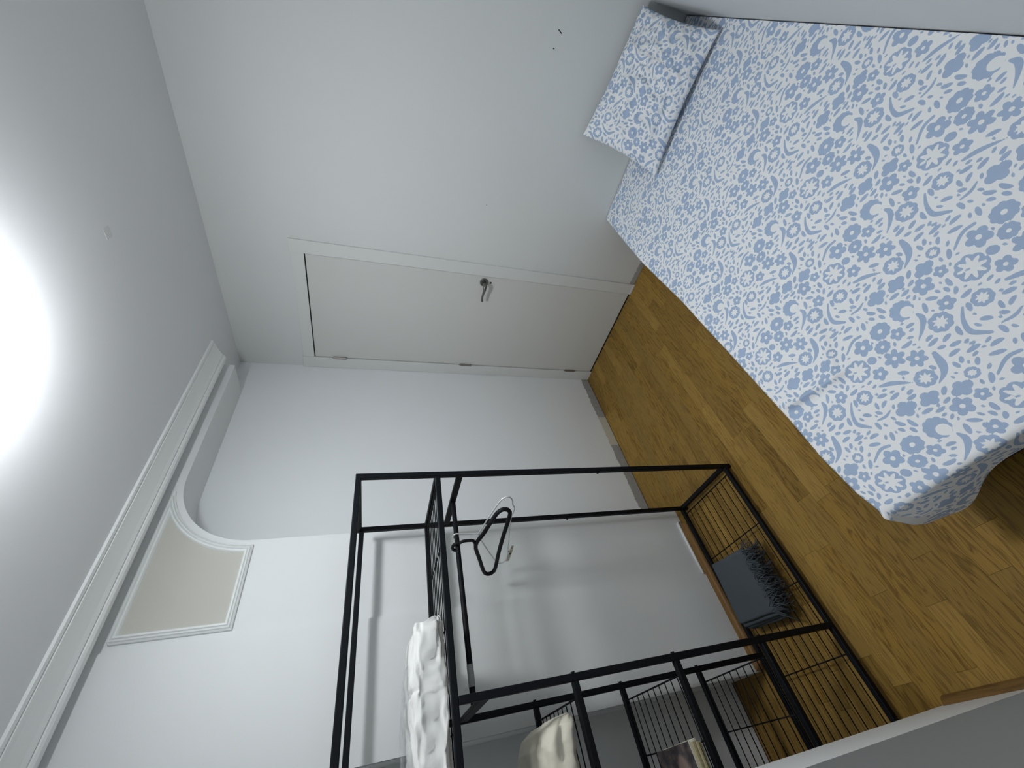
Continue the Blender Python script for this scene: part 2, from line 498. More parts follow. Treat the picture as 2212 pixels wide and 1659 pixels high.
XR0, XR1 = 2.182, 2.222       # right wall leaves square by a hair
YE = YEND
floor = box('floor', (-0.25, YE - .1, -0.12), (2.6, 0.12, -0.012), M['floor_joint'])
structure(floor, 'oak laminate floor of narrow staggered strips', 'floor')
# strips
SW = 0.066
cache = {}
def strip_mesh(L):
    k = round(L, 3)
    if k not in cache:
        bm = bmesh.new(); bm_box(bm, (-SW / 2 + .0002, -L / 2 + .0002, -.006), (SW / 2 - .0002, L / 2 - .0002, .006), 0.0004, 1)
        me = mesh_from_bm('floor_board', bm); me.materials.append(M['floor']); cache[k] = me
    return cache[k]
rnd = random.Random(11)
nb = 0
x = 0.004
i = 0
while x < 2.2:
    y = rnd.uniform(0.0, .30)
    ymin = -2.60 if x < XNE else YBACK + .0
    while y > ymin:
        L = rnd.choice((0.36, 0.42, 0.48, 0.55))
        a, b_ = min(y, -0.002), max(y - L, ymin)
        if a - b_ > 0.004:
            o = bpy.data.objects.new('floor_board', strip_mesh(a - b_)); COL.objects.link(o)
            o.parent = floor
            o.matrix_parent_inverse = Matrix.Translation((-floor.location.x, -floor.location.y, -floor.location.z))
            o.location = (x + SW / 2, (a + b_) / 2, -.006); nb += 1
        y -= L
    x += SW

ceiling = box('ceiling', (-0.25, YE - .1, H), (2.6, 0.12, H + .1), M['ceiling'])
structure(ceiling, 'white painted ceiling with a round lamp', 'ceiling')
def sub(name, lo, hi, mt, par, bev=0.0):
    o = box(name, lo, hi, mt, None, bev); o.parent = par
    o.matrix_parent_inverse = par.matrix_basis.inverted(); return o
sub('stain', (1.150, -.722, H - .0006), (1.186, -.690, H + .001), M['stain'], ceiling)

# back wall with the door opening
XDL, XDR, ZD = 0.084, 0.813, 2.036
bm = bmesh.new()
bm_box(bm, (XDR, 0.0, 0), (2.6, 0.12, H)); bm_box(bm, (-.25, 0.0, ZD), (XDR, .12, H)); bm_box(bm, (-.25, 0.0, 0), (XDL, .12, ZD))
bm_box(bm, (XDL, 0.055, 0), (XDR, .12, ZD))
wall_back = link_mesh('wall_back', mesh_from_bm('wall_back', bm), M['wall_back'])
structure(wall_back, 'white back wall with the door, bed head against it', 'wall')
for (mx, mz, w, h_, rot) in ((1.994, .939, .004, .020, .5), (1.934, .949, .004, .007, .3), (1.227, 1.108, .0025, .004, 0)):
    me_o = box('scuff_mark', (-w / 2, -.0004, -h_ / 2), (w / 2, .0006, h_ / 2), M['black_mark'], wall_back)
    me_o.location = (mx, -.0002, mz); me_o.rotation_euler = (0, rot, 0)

wall_left = box('wall_left', (-.12, YE - .1, 0), (0.0, 0.0, H), M['wall_left'])
structure(wall_left, 'white recess wall left of the door, bare plaster along the floor', 'wall')
wall_right = pydata('wall_right', [(XR0, 0.02, 0), (XR1, YBACK, 0), (XR1 + .02, YE, 0), (2.6, YE, 0), (2.6, .02, 0),
                                    (XR0, 0.02, H), (XR1, YBACK, H), (XR1 + .02, YE, H), (2.6, YE, H), (2.6, .02, H)],
                    [(0, 1, 6, 5), (1, 2, 7, 6), (2, 3, 8, 7), (3, 4, 9, 8), (4, 0, 5, 9), (0, 4, 3, 2, 1), (5, 6, 7, 8, 9)], M['wall_right'])
structure(wall_right, 'white wall along the long side of the bed', 'wall')
# near wall, a hand's breadth behind the camera
def wavy_wall():
    vsx, fs = [], []
    nz = 60
    for k in range(nz + 1):
        z = H * k / nz
        w = .006 * noise.noise((z * 4.0, 3.1, 0.2)) + .004 * noise.noise((z * 13.0, 1.1, 7.2))
        vsx += [(XNE + w, YBACK, z), (XNE + w, YE, z), (2.45, YE, z), (2.45, YBACK, z)]
    for k in range(nz):
        a = 4 * k; b = a + 4
        for q in range(4): fs.append((a + q, a + (q + 1) % 4, b + (q + 1) % 4, b + q))
    fs += [(3, 2, 1, 0), tuple(4 * nz + q for q in range(4))]
    bm = bmesh.new(); bv = [bm.verts.new(v) for v in vsx]
    for f in fs: bm.faces.new([bv[i] for i in f])
    bmesh.ops.recalc_face_normals(bm, faces=bm.faces)
    return link_mesh('wall_near', mesh_from_bm('wall_near', bm), M['plaster'])
wall_near = wavy_wall(); structure(wall_near, 'rough white plastered near wall beside the rack end', 'wall')
wall_end = box('wall_alcove', (0.0, YE - .1, 0), (XNE + .05, YE, H), M['wall'])
structure(wall_end, 'white wall closing the recess behind the rack', 'wall')
panel_near = box('trim_4', (1.56, YBACK - .002, 0.0), (2.21, -2.243, H - .001), M['grey_panel'], None, .004)  # flat slab in one even dark grey
structure(panel_near, 'grey flat panel on the near wall at the photo corner', 'panel')

# pier with the half arch, one solid (the arch beam stops short of the back wall)
AC = (-.99, 2.087); AR = .314
arch = [(-.25, H + .02), (YN, H + .02), (YN, 0.0), (YJ, 0.0)]
for k in range(25):
    t = math.pi - (math.pi / 2) * k / 24
    arch.append((AC[0] + AR * math.cos(t), AC[1] + (AR) * math.sin(t)))
arch += [(-.26, 2.402), (-.252, 2.405), (-.25, 2.413)]
wall_pier = prism_x('wall_pier', arch, 0.0, XP, M['wall'])
structure(wall_pier, 'white pier with a half arch over the recess by the door', 'wall')
# proud layer of plaster on the near half of the pier
prism_x('plaster_layer', [(YN, 0.0), (-1.657, 0.0), (-1.6545, 0.6), (-1.658, 1.3), (-1.656, 1.9), (-1.658, H), (YN, H)], XP - .01, XP + .013, M['wall'], wall_pier)
# spandrel panel + reeded frame
def loop(d, nseg=22):
    yl, zb, zt = -1.635 + d, 2.073 + d, 2.430 - d
    Rr = .337 + d; zt = min(zt, AC[1] + Rr * .975)
    def arc_y(z): return AC[0] - math.sqrt(max(1e-6, Rr * Rr - (z - AC[1]) ** 2))
    a0 = math.asin((zb - AC[1]) / Rr); a1 = math.asin((zt - AC[1]) / Rr)
    pts = [(yl, zb)]
    for k in range(nseg + 1):
        a = a0 + (a1 - a0) * k / nseg
        pts.append((AC[0] - Rr * math.cos(a), AC[1] + Rr * math.sin(a)))
    pts.append((yl, zt))
    return pts
prof = [(0, 0.0), (.0005, .008), (.004, .0105), (.0065, .005), (.009, .0115), (.013, .0125), (.016, .006), (.0185, .012), (.024, .0115), (.0275, .006), (.029, .0015)]
rings = [loop(d) for d, h_ in prof]
vsx, fs = [], []
n = len(rings[0])
for (d, h_), rg in zip(prof, rings): vsx += [(XP + h_, y, z) for y, z in rg]
for k in range(len(prof) - 1):
    for i in range(n):
        j = (i + 1) % n
        fs.append((k * n + i, k * n + j, (k + 1) * n + j, (k + 1) * n + i))
mo = pydata('moulding', vsx, fs, M['cornice'], wall_pier)
inner = loop(.0285)
pa = pydata('spandrel_panel', [(XP + .0015, y, z) for y, z in inner] + [(XP - .004, y, z) for y, z in inner],
            [tuple(range(len(inner)))[::-1]] + [(i, (i + 1) % len(inner), (i + 1) % len(inner) + len(inner), i + len(inner)) for i in range(len(inner))], M['beige'], wall_pier)
pa['label'] = 'beige stucco infill panel'
# flat plastered collar round the arch edge
# cornice under the ceiling, open at the back
cprof = [(.388, H), (.388, H - .009), (.376, H - .0105), (.3755, H - .0045), (.371, H - .0045), (.370, H - .013), (.352, H - .0155), (.330, H - .0205), (.308, H - .027), (.293, H - .034),
         (.2925, H - .030), (.288, H - .030), (.287, H - .038), (.280, H - .043), (.268, H - .0445), (.258, H - .042), (.254, H - .036), (.254, H - .026), (.262, H - .020), (.262, H)]
cor = prism_y('trim_1', cprof, YE, -.272, M['cornice'])
structure(cor, 'white moulded cornice running under the ceiling above the arch', 'cornice')
# quarter round and mortar bed at the foot of the pier
q = [(XP, 0), (XP, .025)] + [(XP + .028 + .022 * math.sin(t * math.pi / 16), .024 * math.cos(t * math.pi / 16)) for t in range(0, 9)]
tr2 = prism_y('trim_2', q, YN + .005, -1.395, M['brown_trim'])
structure(tr2, 'brown wooden quarter round at the foot of the pier behind the rack', 'trim')
pydata('mortar_ridge', *tube_data([(XP + .002, -1.372, .012), (XP + .006, -1.384, .030), (XP + .004, -1.45, .028), (XP + .0045, -1.55, .029), (XP + .004, -1.652, .028)], [.006, .008, .0065, .0065, .005], 8), M['plaster'], wall_pier, True)
tr3 = prism_y('trim_3', [(0, 0), (0, .022), (.008, .020), (.018, .012), (.022, 0)], 0, 1.25, M['brown_trim'])
tr3.rotation_euler = (0, 0, -math.pi / 2); tr3.location = (XNE + .02, YBACK, 0)
tr3.scale = (-1, 1, 1)
structure(tr3, 'brown wooden quarter round at the foot of the near wall', 'trim')

# ------------------------------------------------------------------ door
door = empty('door_1', (XDL, 0, 0)); structure(door, 'flat white door with lever handle and three hinges', 'door')
def dsub(o):
    o.parent = door; o.matrix_parent_inverse = Matrix.Translation((-XDL, 0, 0)); return o
leaf = dsub(box('door_leaf', (XDL + .003, -.002, .010), (XDR - .0055, .038, ZD - .006), M['door'], None, .0012))
dsub(box('door_frame', (XDR, -.012, 0), (.887, .004, 2.106), M['trim_white'], None, .002))
dsub(box('door_frame', (0.0015, -.012, 0), (XDL, .004, 2.106), M['trim_white'], None, .002))
dsub(box('door_frame', (XDL, -.006, ZD), (XDR, .004, 2.100), M['trim_white'], None, .001))
dsub(box('plinth_block', (XDR - .001, -.0135, 0), (.888, .004, .014), M['trim_white'], None, .002))
dsub(box('threshold_gap_shade', (XDL, -.001, 0), (XDR, .03, .0095), M['gap_shade']))
for z in (1.881, 1.035, .197):
    hg = dsub(cyl('hinge', (XDL + .004, -.010, z - .040), (0, 0, 1), .0085, .080, M['hinge'], None, 12))
    pn = cyl('hinge_pin', (XDL + .004, -.010, z + .040), (0, 0, 1), .004, .008, M['hinge'], None, 10); pn.parent = hg
HX, HZ = .768, 1.031
hd = dsub(cyl('handle_rose', (HX, -.002, HZ), (0, -1, 0), .026, .010, M['steel'], None, 32, .003))
hd['label'] = 'round nickel rose with curved lever'
lv = [(HX, -.010, HZ), (HX, -.038, HZ), (HX - .006, -.050, HZ - .001), (HX - .03, -.054, HZ - .002), (HX - .06, -.050, HZ + .001), (HX - .085, -.046, HZ + .001), (HX - .112, -.047, HZ - .003)]
lvo = tube('lever', lv, [.011, .011, .0105, .0085, .0065, .0065, .0075], M['steel'], None, 16); lvo.parent = hd
dsub(cyl('keyhole', (HX, .0, .988), (0, -1, 0), .0068, .0032, M['black_mark'], None, 20))
dsub(box('latch_gap_shade', (XDR - .0054, .006, .01), (XDR - .0002, .03, ZD), M['gap_shade']))  # dark strip stands in for the shade beside the leaf
dsub(box('head_gap_shade', (XDL, .0, ZD - .0055), (XDR, .03, ZD - .0005), M['gap_shade']))

# ------------------------------------------------------------------ ceiling lamp
lamp = empty('ceiling_lamp', (LAMP_C[0], LAMP_C[1], H)); tag(lamp, 'round glowing white lamp fixed flush to the ceiling', 'lamp')
cyl('lamp_base', (0, 0, -.0005), (0, 0, -1), LAMP_R - .003, .078, M['white_plate'], lamp, 48)
v, f = [], []
prf = [(LAMP_R - .002, -.0775), (LAMP_R, -.080), (LAMP_R, -.101), (LAMP_R - .005, -.109), (LAMP_R - .018, -.114), (0.0, -.119)]
S = 48
for r, z in prf[:-1]:
    for k in range(S): v.append((r * math.cos(2 * math.pi * k / S), r * math.sin(2 * math.pi * k / S), z))
for a in range(len(prf) - 2):
    for k in range(S): f.append((a * S + k, (a + 1) * S + k, (a + 1) * S + (k + 1) % S, a * S + (k + 1) % S))
v.append((0, 0, prf[-1][1])); b0 = (len(prf) - 2) * S
for k in range(S): f.append((b0 + k, len(v) - 1, b0 + (k + 1) % S))
bm = bmesh.new(); bv = [bm.verts.new(q) for q in v]
for q in f: bm.faces.new([bv[i] for i in q])
bm.faces.new(bv[:S][::-1])
bmesh.ops.recalc_face_normals(bm, faces=bm.faces)
link_mesh('diffuser', mesh_from_bm('diffuser', bm, True), M['glow'], lamp)

# ------------------------------------------------------------------ bed
ZB = 0.393
BX0, BX1, BY0, BY1 = 1.29, 2.178, -1.893, -.006
bed = empty('bed', ((BX0 + BX1) / 2, (BY0 + BY1) / 2, 0)); tag(bed, 'single bed along the right wall under the floral sheet', 'bed')
def bsub(o): o.parent = bed; o.matrix_parent_inverse = bed.matrix_basis.inverted(); return o
bsub(box('mattress', (BX0 + .012, BY0 + .012, .285), (BX1 - .004, BY1 - .004, ZB - .006), M['mattress'], None, .02, 3))
bsub(box('bed_shade_base', (BX0 + .03, BY0 + .025, .060), (BX1 - .01, BY1 - .01, .2845), M['black'], None, .004))  # made deep and black, added to darken the space under the bed
for lx in (BX0 + .07, BX1 - .07):
    for ly in (BY0 + .12, BY1 - .10):
        bsub(box('leg', (lx - .02, ly - .02, 0), (lx + .02, ly + .02, .060), M['black'], None, .003))

# the sheet: unfolded coordinates u (from the left edge) and w (from the foot)
EDGE = [(0.0, 1.281), (-.3, 1.274), (-.52, 1.273), (-.88, 1.292), (-1.29, 1.297), (-1.56, 1.299), (-1.72, 1.295), (-1.84, 1.302), (-1.9, 1.315), (-2.2, 1.32)]
def edge_x(y):
    for (a, xa), (b_, xb) in zip(EDGE, EDGE[1:]):
        if b_ <= y <= a: return xa + (xb - xa) * (a - y) / (a - b_)
    return EDGE[-1][1]
def xr(y): return XR0 + (XR1 - XR0) * (-y) / 2.287 - .003
DL, DF = .14, .13
def fbm(x, y, z, o=3):
    s, a = 0.0, 1.0
    for k in range(o):
        s += a * noise.noise((x, y, z)); x *= 2.03; y *= 2.03; a *= .5
    return s
def ridge(x, y, p0, p1, w, h_):
    ax, ay = p0; bx_, by_ = p1
    dx, dy = bx_ - ax, by_ - ay; L2 = dx * dx + dy * dy
    t = max(0, min(1, ((x - ax) * dx + (y - ay) * dy) / L2))
    d = math.hypot(x - ax - t * dx, y - ay - t * dy)
    return h_ * math.exp(-(d / w) ** 2) * (1 - .6 * t)
def sheet_pt(u, w):
    du, dw = max(0.0, -u), max(0.0, -w)
    uu, ww = max(u, 0.0), max(w, 0.0)
    y = BY0 - .006 + ww
    if y > -.005: y = -.005
    x = edge_x(y) + uu
    lim = xr(y)
    if x > lim: x = lim
    r = .014
    def fold(d):
        if d < r * math.pi / 2: return r * math.sin(d / r), r * (1 - math.cos(d / r))
        return r, r + d - r * math.pi / 2
    z = ZB
    ou = ow = 0.0
    if du > 0 or dw > 0:
        d = math.hypot(du, dw)
        o, dz = fold(d)
        if d > 0:
            ou, ow = o * du / d, o * dw / d
        z -= dz
        # skirts flare a little and ripple
        k = min(1.0, d / .1)
        ripple = .5 + .5 * math.sin(20 * (uu - .09) + 2.0)
        ow += k * (.004 + .026 * ripple * math.exp(-uu * 5.0)) * (1 if dw > 0 else 0)
        ou += k * (.006 + .006 * noise.noise((ww * 9, 2.2, .3))) * (1 if du > 0 else 0)
        if du > 0 and dw > 0: ou += .004; ow += .012
    else:
        z += .0035 * fbm(x * 3.1, y * 2.3, 1.7) + .0018 * fbm(x * 11, y * 7, 4.2, 2)
        z += ridge(x, y, (1.305, -1.550), (1.50, -1.592), .009, .017) - ridge(x, y, (1.31, -1.578), (1.50, -1.625), .016, .007)
        z += ridge(x, y, (1.48, -1.585), (1.57, -1.40), .014, .010)
        z += ridge(x, y, (1.285, -.10), (1.45, -.13), .010, .008) + ridge(x, y, (1.29, -.20), (1.40, -.24), .012, .006)
        z += ridge(x, y, (1.30, -.05), (1.42, -.30), .012, .006)
        e = min(uu, ww, .03) / .03
        z = ZB + (z - ZB) * e
    return (x - ou, y - ow, z)
US = [-DL + DL * i / 44 for i in range(44)] + [.925 * i / 290 for i in range(291)]
def hem(u):
    # how far the sheet hangs down at the foot
    if u < 0: return DF * 1.12
    return DF * (1.15 * math.exp(-(u / .16) ** 2) + .70 + .04 * math.sin(u * 23))
WS = [-1 + i / 60 for i in range(60)] + [1.895 * i / 592 for i in range(593)]
vsx, uvs, fs = [], [], []
for w in WS:
    for u in US:
        ww = w * hem(u) if w < 0 else w
        uu = u * (1 + .1 * math.sin(w * 9)) if u < 0 else u
        vsx.append(sheet_pt(uu, ww)); uvs.append((uu, ww))
nu = len(US)
for j in range(len(WS) - 1):
    for i in range(nu - 1):
        a = j * nu + i; fs.append((a, a + 1, a + 1 + nu, a + nu))
sheet = pydata('bed_sheet', vsx, fs, M['floral'], None, True, uvs)
add_print(sheet.data, uvs)
tag(sheet, 'white sheet with blue flowers spread over the bed', 'bed sheet')

# pillow propped against the back wall
PC = [Vector((1.655, -.030, .705)), Vector((2.158, -.030, .625)), Vector((2.145, -.325, .412)), Vector((1.612, -.330, .412))]   # far-left, far-right, near-right, near-left
def pillow():
    nu_, nv = 176, 128
    vsx, uvs, fs = [], [], []
    nrm = (PC[1] - PC[0]).cross(PC[3] - PC[0]).normalized()
    if nrm.z < 0: nrm = -nrm
    for side in (1, -1):
        for j in range(nv + 1):
            for i in range(nu_ + 1):
                s, t = i / nu_, j / nv
                # pull the sides in a little between the corners
                s2 = s + .05 * math.sin(math.pi * t) * (.5 - s) * 1.0
                t2 = t + .07 * math.sin(math.pi * s) * (.5 - t) * 1.0
                p = PC[0] * (1 - s2) * (1 - t2) + PC[1] * s2 * (1 - t2) + PC[2] * s2 * t2 + PC[3] * (1 - s2) * t2
                h_ = (max(0, 4 * s * (1 - s)) ** .45) * (max(0, 4 * t * (1 - t)) ** .45)
                th = (.070 if side > 0 else .050) * h_
                wr = (.016 * fbm(s * 5 + 2, t * 3.2, side * 2.7) + .007 * fbm(s * 15 + 3 * t, t * 10, 9.1, 3)) * (.25 + h_) * (1 if side > 0 else .3)
                if side > 0:
                    wr -= .012 * math.exp(-((t - .86 + .12 * abs(s - .4)) / .035) ** 2) * math.exp(-((s - .35) / .22) ** 2)
                p = p + nrm * side * (th + wr * min(1, h_ * 3))
                p.z = max(p.z, ZB + .007); p.y = min(p.y, -.004); p.x = min(p.x, 2.176)
                vsx.append(tuple(p)); uvs.append((1.0 + s * .53, 1.3 - t * .40 - (0 if side > 0 else .45)))
    off = (nu_ + 1) * (nv + 1)
    for k in range(2):
        for j in range(nv):
            for i in range(nu_):
                a = k * off + j * (nu_ + 1) + i
                q = (a, a + 1, a + nu_ + 2, a + nu_ + 1)
                fs.append(q if k else q[::-1])
    o = pydata('pillow', vsx, fs, M['floral'], None, True, uvs)
    add_print(o.data, uvs)
    return o
pil = pillow(); tag(pil, 'pillow in blue flowered white case propped against the back wall', 'pillow')

# ------------------------------------------------------------------ clothes rack
XF, XB = .685, .295
YF, YM, YR = -1.342, -2.026, -2.405      # far posts, middle posts, near posts
T = .0094                                 # half tube
ZT, ZS, ZL = 1.681, 1.395, .034
rack = empty('clothes_rack', ((XF + XB) / 2, (YF + YR) / 2, 0))
tag(rack, 'black metal open clothes rack with wire shelves by the pier', 'clothes rack')
def rsub(o, par=None):
    par = par or rack
    o.parent = par
    if par is rack: o.matrix_parent_inverse = rack.matrix_basis.inverted()
    else:
        o.matrix_parent_inverse = (rack.matrix_basis @ Matrix.Identity(4)).inverted()
    return o
def bar(name, a, b, t=T):
    lo = [min(a[i], b[i]) - (t if a[i] == b[i] else 0) for i in range(3)]
    hi = [max(a[i], b[i]) + (t if a[i] == b[i] else 0) for i in range(3)]
    return rsub(box(name, lo, hi, M['black'], None, .0025, 2))
for x in (XF, XB):
    bar('post', (x, YF, 0), (x, YF, ZT)); bar('post', (x, YR, 0), (x, YR, ZT))
    bar('post', (x, YM, ZL + T), (x, YM, ZS - T))
    zt_ = ZT - T - (.009 if x == XB else 0)
    bar('rail', (x, YF - T, zt_), (x, YR + T, zt_))
    bar('rail', (x, YF - T, ZS), (x, YR + T, ZS))
    bar('rail', (x, YF - T, ZL), (x, YR + T, ZL))
    for z in (1.057, .715, .366):
        bar('shelf_rail', (x, YM - T, z), (x, YR + T, z))
        rsub(cyl('joint_bolt', (x, YM + T, z), (0, 1, 0), .006, .004, M['black'], None, 12))
for z in (ZT - T, ZS, ZL):
    bar('end_rail', (XB + T, YF, z), (XF - T, YF, z)); bar('end_rail', (XB + T, YR, z), (XF - T, YR, z))
for x in (XF, XB):
    rsub(cyl('joint_bolt', (x, YF - T, .722), (0, -1, 0), .005, .007, M['black'], None, 12))
# rod and its two holders
ZR = 1.312
rsub(box('rod_holder', (XB + T, YF - .008, ZR - .014), (XF - T, YF + .006, ZR + .010), M['black'], None, .002))
rsub(box('rod_holder', (XB + T, YM - .006, ZR - .016), (XF - T, YM + .006, ZR + .012), M['black'], None, .002))
rod = rsub(cyl('hanging_rod', (.49, YF - .008, ZR - .004), (0, -1, 0), .0095, (YF - .008) - (YM + .006), M['black'], None, 20))
slv = cyl('rod_sleeve', (.49, -1.915, ZR - .004), (0, -1, 0), .0105, .058, M['sleeve'], None, 20)
slv.parent = rod
slv['label'] = 'grey sleeve'
# wire shelves
def wire_shelf(y0, y1, z, ncross, first):
    fr = tube('wire_shelf', [(XB + T, first, z), (XF - T, first, z)], .0026, M['black'], None, 6)
    rsub(fr)
    mats = []
    nw = 10
    for k in range(nw):
        x = XB + T + .012 + (XF - XB - 2 * T - .024) * k / (nw - 1)
        o = tube('shelf_wire', [(x, y0, z + .004), (x, y1, z + .004)], .0019, M['black'], None, 6)
        o.parent = fr
    y = first - .243
    while y > y1 + .005:
        o = tube('cross_wire', [(XB + T, y, z), (XF - T, y, z)], .0023, M['black'], None, 6)
        o.parent = fr
        y -= .243
    return fr
def wire_shelf_small(z):
    fr = tube('wire_shelf', [(XB + T, YM - .045, z), (XF - T, YM - .045, z)], .0026, M['black'], None, 6); rsub(fr)
    nw = 10
    for k in range(nw):
        x = XB + T + .012 + (XF - XB - 2 * T - .024) * k / (nw - 1)
        o = tube('shelf_wire', [(x, YM - .043, z + .004), (x, YR + T, z + .004)], .0019, M['black'], None, 6)
        o.parent = fr
    for y in (-2.222, -2.375):
        o = tube('cross_wire', [(XB + T, y, z), (XF - T, y, z)], .0023, M['black'], None, 6)
        o.parent = fr
wire_shelf(YF - .04, YR + T, ZL + .008, 5, YF - .043)
wire_shelf(YF - T, YR + T, ZS, 5, YF - .012)
for z in (1.057, .715, .366): wire_shelf_small(z)

# ------------------------------------------------------------------ hangers
def smooth_poly(pts, closed=False, sub=4):
    out = []; n = len(pts); P = [Vector(p) for p in pts]
    rng = n if closed else n - 1
    for i in range(rng):
        p0 = P[i - 1] if (closed or i > 0) else P[i]; p1 = P[i]; p2 = P[(i + 1) % n]
        p3 = P[(i + 2) % n] if (closed or i + 2 < n) else p2
        for k in range(sub):
            t = k / sub
            out.append(.5 * ((2 * p1) + (p2 - p0) * t + (2 * p0 - 5 * p1 + 4 * p2 - p3) * t * t + (3 * p1 - p0 - 3 * p2 + p3) * t ** 3))
    if not closed: out.append(P[-1])
    return out
ROD_TOP = ZR - .004 + .0095
h1 = empty('clothes_hanger', (.49, -1.535, ROD_TOP), math.atan2(.04, .19))
tag(h1, 'black plastic clothes hanger hanging on the rack rod', 'clothes hanger', 'hangers on the rod')
Z0 = ROD_TOP
body = [(0.0, 0, 1.238), (.067, 0, 1.217), (.14, 0, 1.196), (.180, 0, 1.181), (.194, 0, 1.160), (.182, 0, 1.139), (.150, 0, 1.132), (.04, 0, 1.135), (-.056, 0, 1.135), (-.155, 0, 1.131), (-.186, 0, 1.138), (-.194, 0, 1.158), (-.172, 0, 1.178), (-.086, 0, 1.210)]
tube('hanger_body', [(a, b_, c - Z0) for a, b_, c in smooth_poly(body, True)], .0080, M['plastic_black'], h1, 10, True)
ca, sa = math.cos(-math.atan2(.04, .19)), math.sin(-math.atan2(.04, .19))
hook = []
for k in range(15):
    t = math.radians(-20 + 215 * k / 14)
    hook.append((.0165 * math.cos(t), 0, -.0095 + .0165 * math.sin(t) + .0))
hook = [(0.0, 0, 1.236 - Z0), (.012, 0, 1.243 - Z0), (.026, 0, 1.25 - Z0), (.031, 0, 1.262 - Z0), (.030, 0, 1.29 - Z0)] + [(.0, 0, 0)][:0] + [(a * 1.25, b_, c + .003) for a, b_, c in hook]
tube('hook', smooth_poly(hook, False, 3), .0060, M['plastic_black'], h1, 10)
h2 = empty('clothes_hanger', (.49, -1.492, ROD_TOP), math.atan2(.03, .216))
tag(h2, 'thin silver wire hanger with a cream clip behind the black hanger', 'clothes hanger', 'hangers on the rod')
wb = [(.006, 0, 1.220), (.108, 0, 1.197), (.190, 0, 1.175), (.215, 0, 1.161), (.219, 0, 1.142), (.201, 0, 1.126), (.174, 0, 1.118), (.155, 0, 1.107), (.127, 0, 1.105), (.092, 0, 1.107), (-.01, 0, 1.092), (-.12, 0, 1.074), (-.188, 0, 1.064), (-.219, 0, 1.072), (-.224, 0, 1.093), (-.199, 0, 1.115), (-.061, 0, 1.193), (-.02, 0, 1.213)]
tube('hanger_body', [(a, b_, c - Z0) for a, b_, c in smooth_poly(wb, True)], .0028, M['wire'], h2, 8, True)
hk = [(-.01, 0, 1.214 - Z0), (.005, 0, 1.222 - Z0), (.006, 0, 1.25 - Z0), (.010, 0, 1.29 - Z0)]
for k in range(12):
    t = math.radians(-10 + 200 * k / 11); hk.append((.0140 * math.cos(t), 0, -.0095 + .0140 * math.sin(t)))
tube('hook', smooth_poly(hk, False, 3), .0028, M['wire'], h2, 8)
cl = empty  # clip: two jaws and a spring
cp = box('clip', (-.205, -.006, 1.052 - Z0), (-.118, -.002, 1.066 - Z0), M['clip'], h2, .001)
cp2 = box('clip', (-.20, .002, 1.050 - Z0), (-.105, .005, 1.060 - Z0), M['clip'], h2, .001)
sp = tube('spring', [(-.150, -.007, 1.059 - Z0), (-.150, .007, 1.059 - Z0)], .005, M['plastic_black'], h2, 10)

# ------------------------------------------------------------------ soft things on the rack
def loft(name, secs, mt, parent=None, seg=40, amp=.01, freq=14, seed=0.0, floor_z=None, p=2.6, fold=0.0, xlim=None):
    """closed soft body through cross sections (y, cx, halfwidth, z0, height)"""
    vsx, fs = [], []
    n = len(secs)
    for j, (y, cx, hw, z0, h_) in enumerate(secs):
        for k in range(seg):
            t = 2 * math.pi * k / seg
            c, s = math.cos(t), math.sin(t)
            xx = math.copysign(abs(c) ** (2 / p), c); zz = math.copysign(abs(s) ** (2 / p), s)
            d = amp * fbm(c * freq * .12 + y * freq, s * freq * .22, y * freq * .6 + seed, 4)
            d += fold * math.sin(18 * y + 5 * c + 3 * s + seed)
            X = cx + (hw + d) * xx; Z = z0 + h_ / 2 + (h_ / 2 + d) * zz
            yy = y
            if floor_z is not None: Z = max(Z, floor_z)
            if xlim:
                tuck = .020 * abs(fbm(y * 11 + 3 * Z, Z * 26, seed + 1.7, 3))
                X = min(max(X, xlim[0] + tuck), xlim[1] - tuck)
            vsx.append((X, yy, Z))
    for j in range(n - 1):
        for k in range(seg):
            l = (k + 1) % seg
            fs.append((j * seg + k, j * seg + l, (j + 1) * seg + l, (j + 1) * seg + k))
    fs.append(tuple(range(seg))[::-1]); fs.append(tuple(range((n - 1) * seg, n * seg)))
    bm = bmesh.new(); bv = [bm.verts.new(v) for v in vsx]
    for f in fs: bm.faces.new([bv[i] for i in f])
    bmesh.ops.recalc_face_normals(bm, faces=bm.faces)
    return link_mesh(name, mesh_from_bm(name, bm, True), mt, parent)
def interp(keys, n):
    out = []
    for i in range(n):
        t = i / (n - 1) * (len(keys) - 1); a = min(int(t), len(keys) - 2); u = t - a
        out.append(tuple(keys[a][k] * (1 - u) + keys[a + 1][k] * u for k in range(len(keys[0]))))
    return out
ZW = ZS + .0068
lin = empty('linen_bundle', (.5, -2.0, ZW)); tag(lin, 'white linen bundle in a clear bag on the top rack shelf', 'linen')
def lsub(o, e): o.parent = e; o.matrix_parent_inverse = e.matrix_basis.inverted(); return o
keys = [(-1.775, .52, .012, ZW, .012), (-1.79, .52, .05, ZW, .034), (-1.805, .51, .085, ZW, .050), (-1.813, .50, .10, ZW, .060), (-1.82, .515, 0.135, ZW, .086), (-1.85, .515, 0.150, ZW, .093), (-1.92, .515, 0.160, ZW, .100),
        (-1.975, .515, 0.162, ZW, .098), (-1.985, .515, 0.162, ZW, .094), (-1.995, .515, 0.165, ZW, .102), (-2.06, .515, 0.165, ZW, .096), (-2.14, .515, 0.165, ZW, .092), (-2.24, .515, 0.165, ZW, .086), (-2.33, .50, .15, ZW, .075), (-2.36, .485, .10, ZW, .04)]
lsub(loft('linen', interp(keys, 110), M['linen'], None, 72, .010, 15, 2.0, ZW, 4.6, .0015, (XB + T + .004, XF - T - .004)), lin)
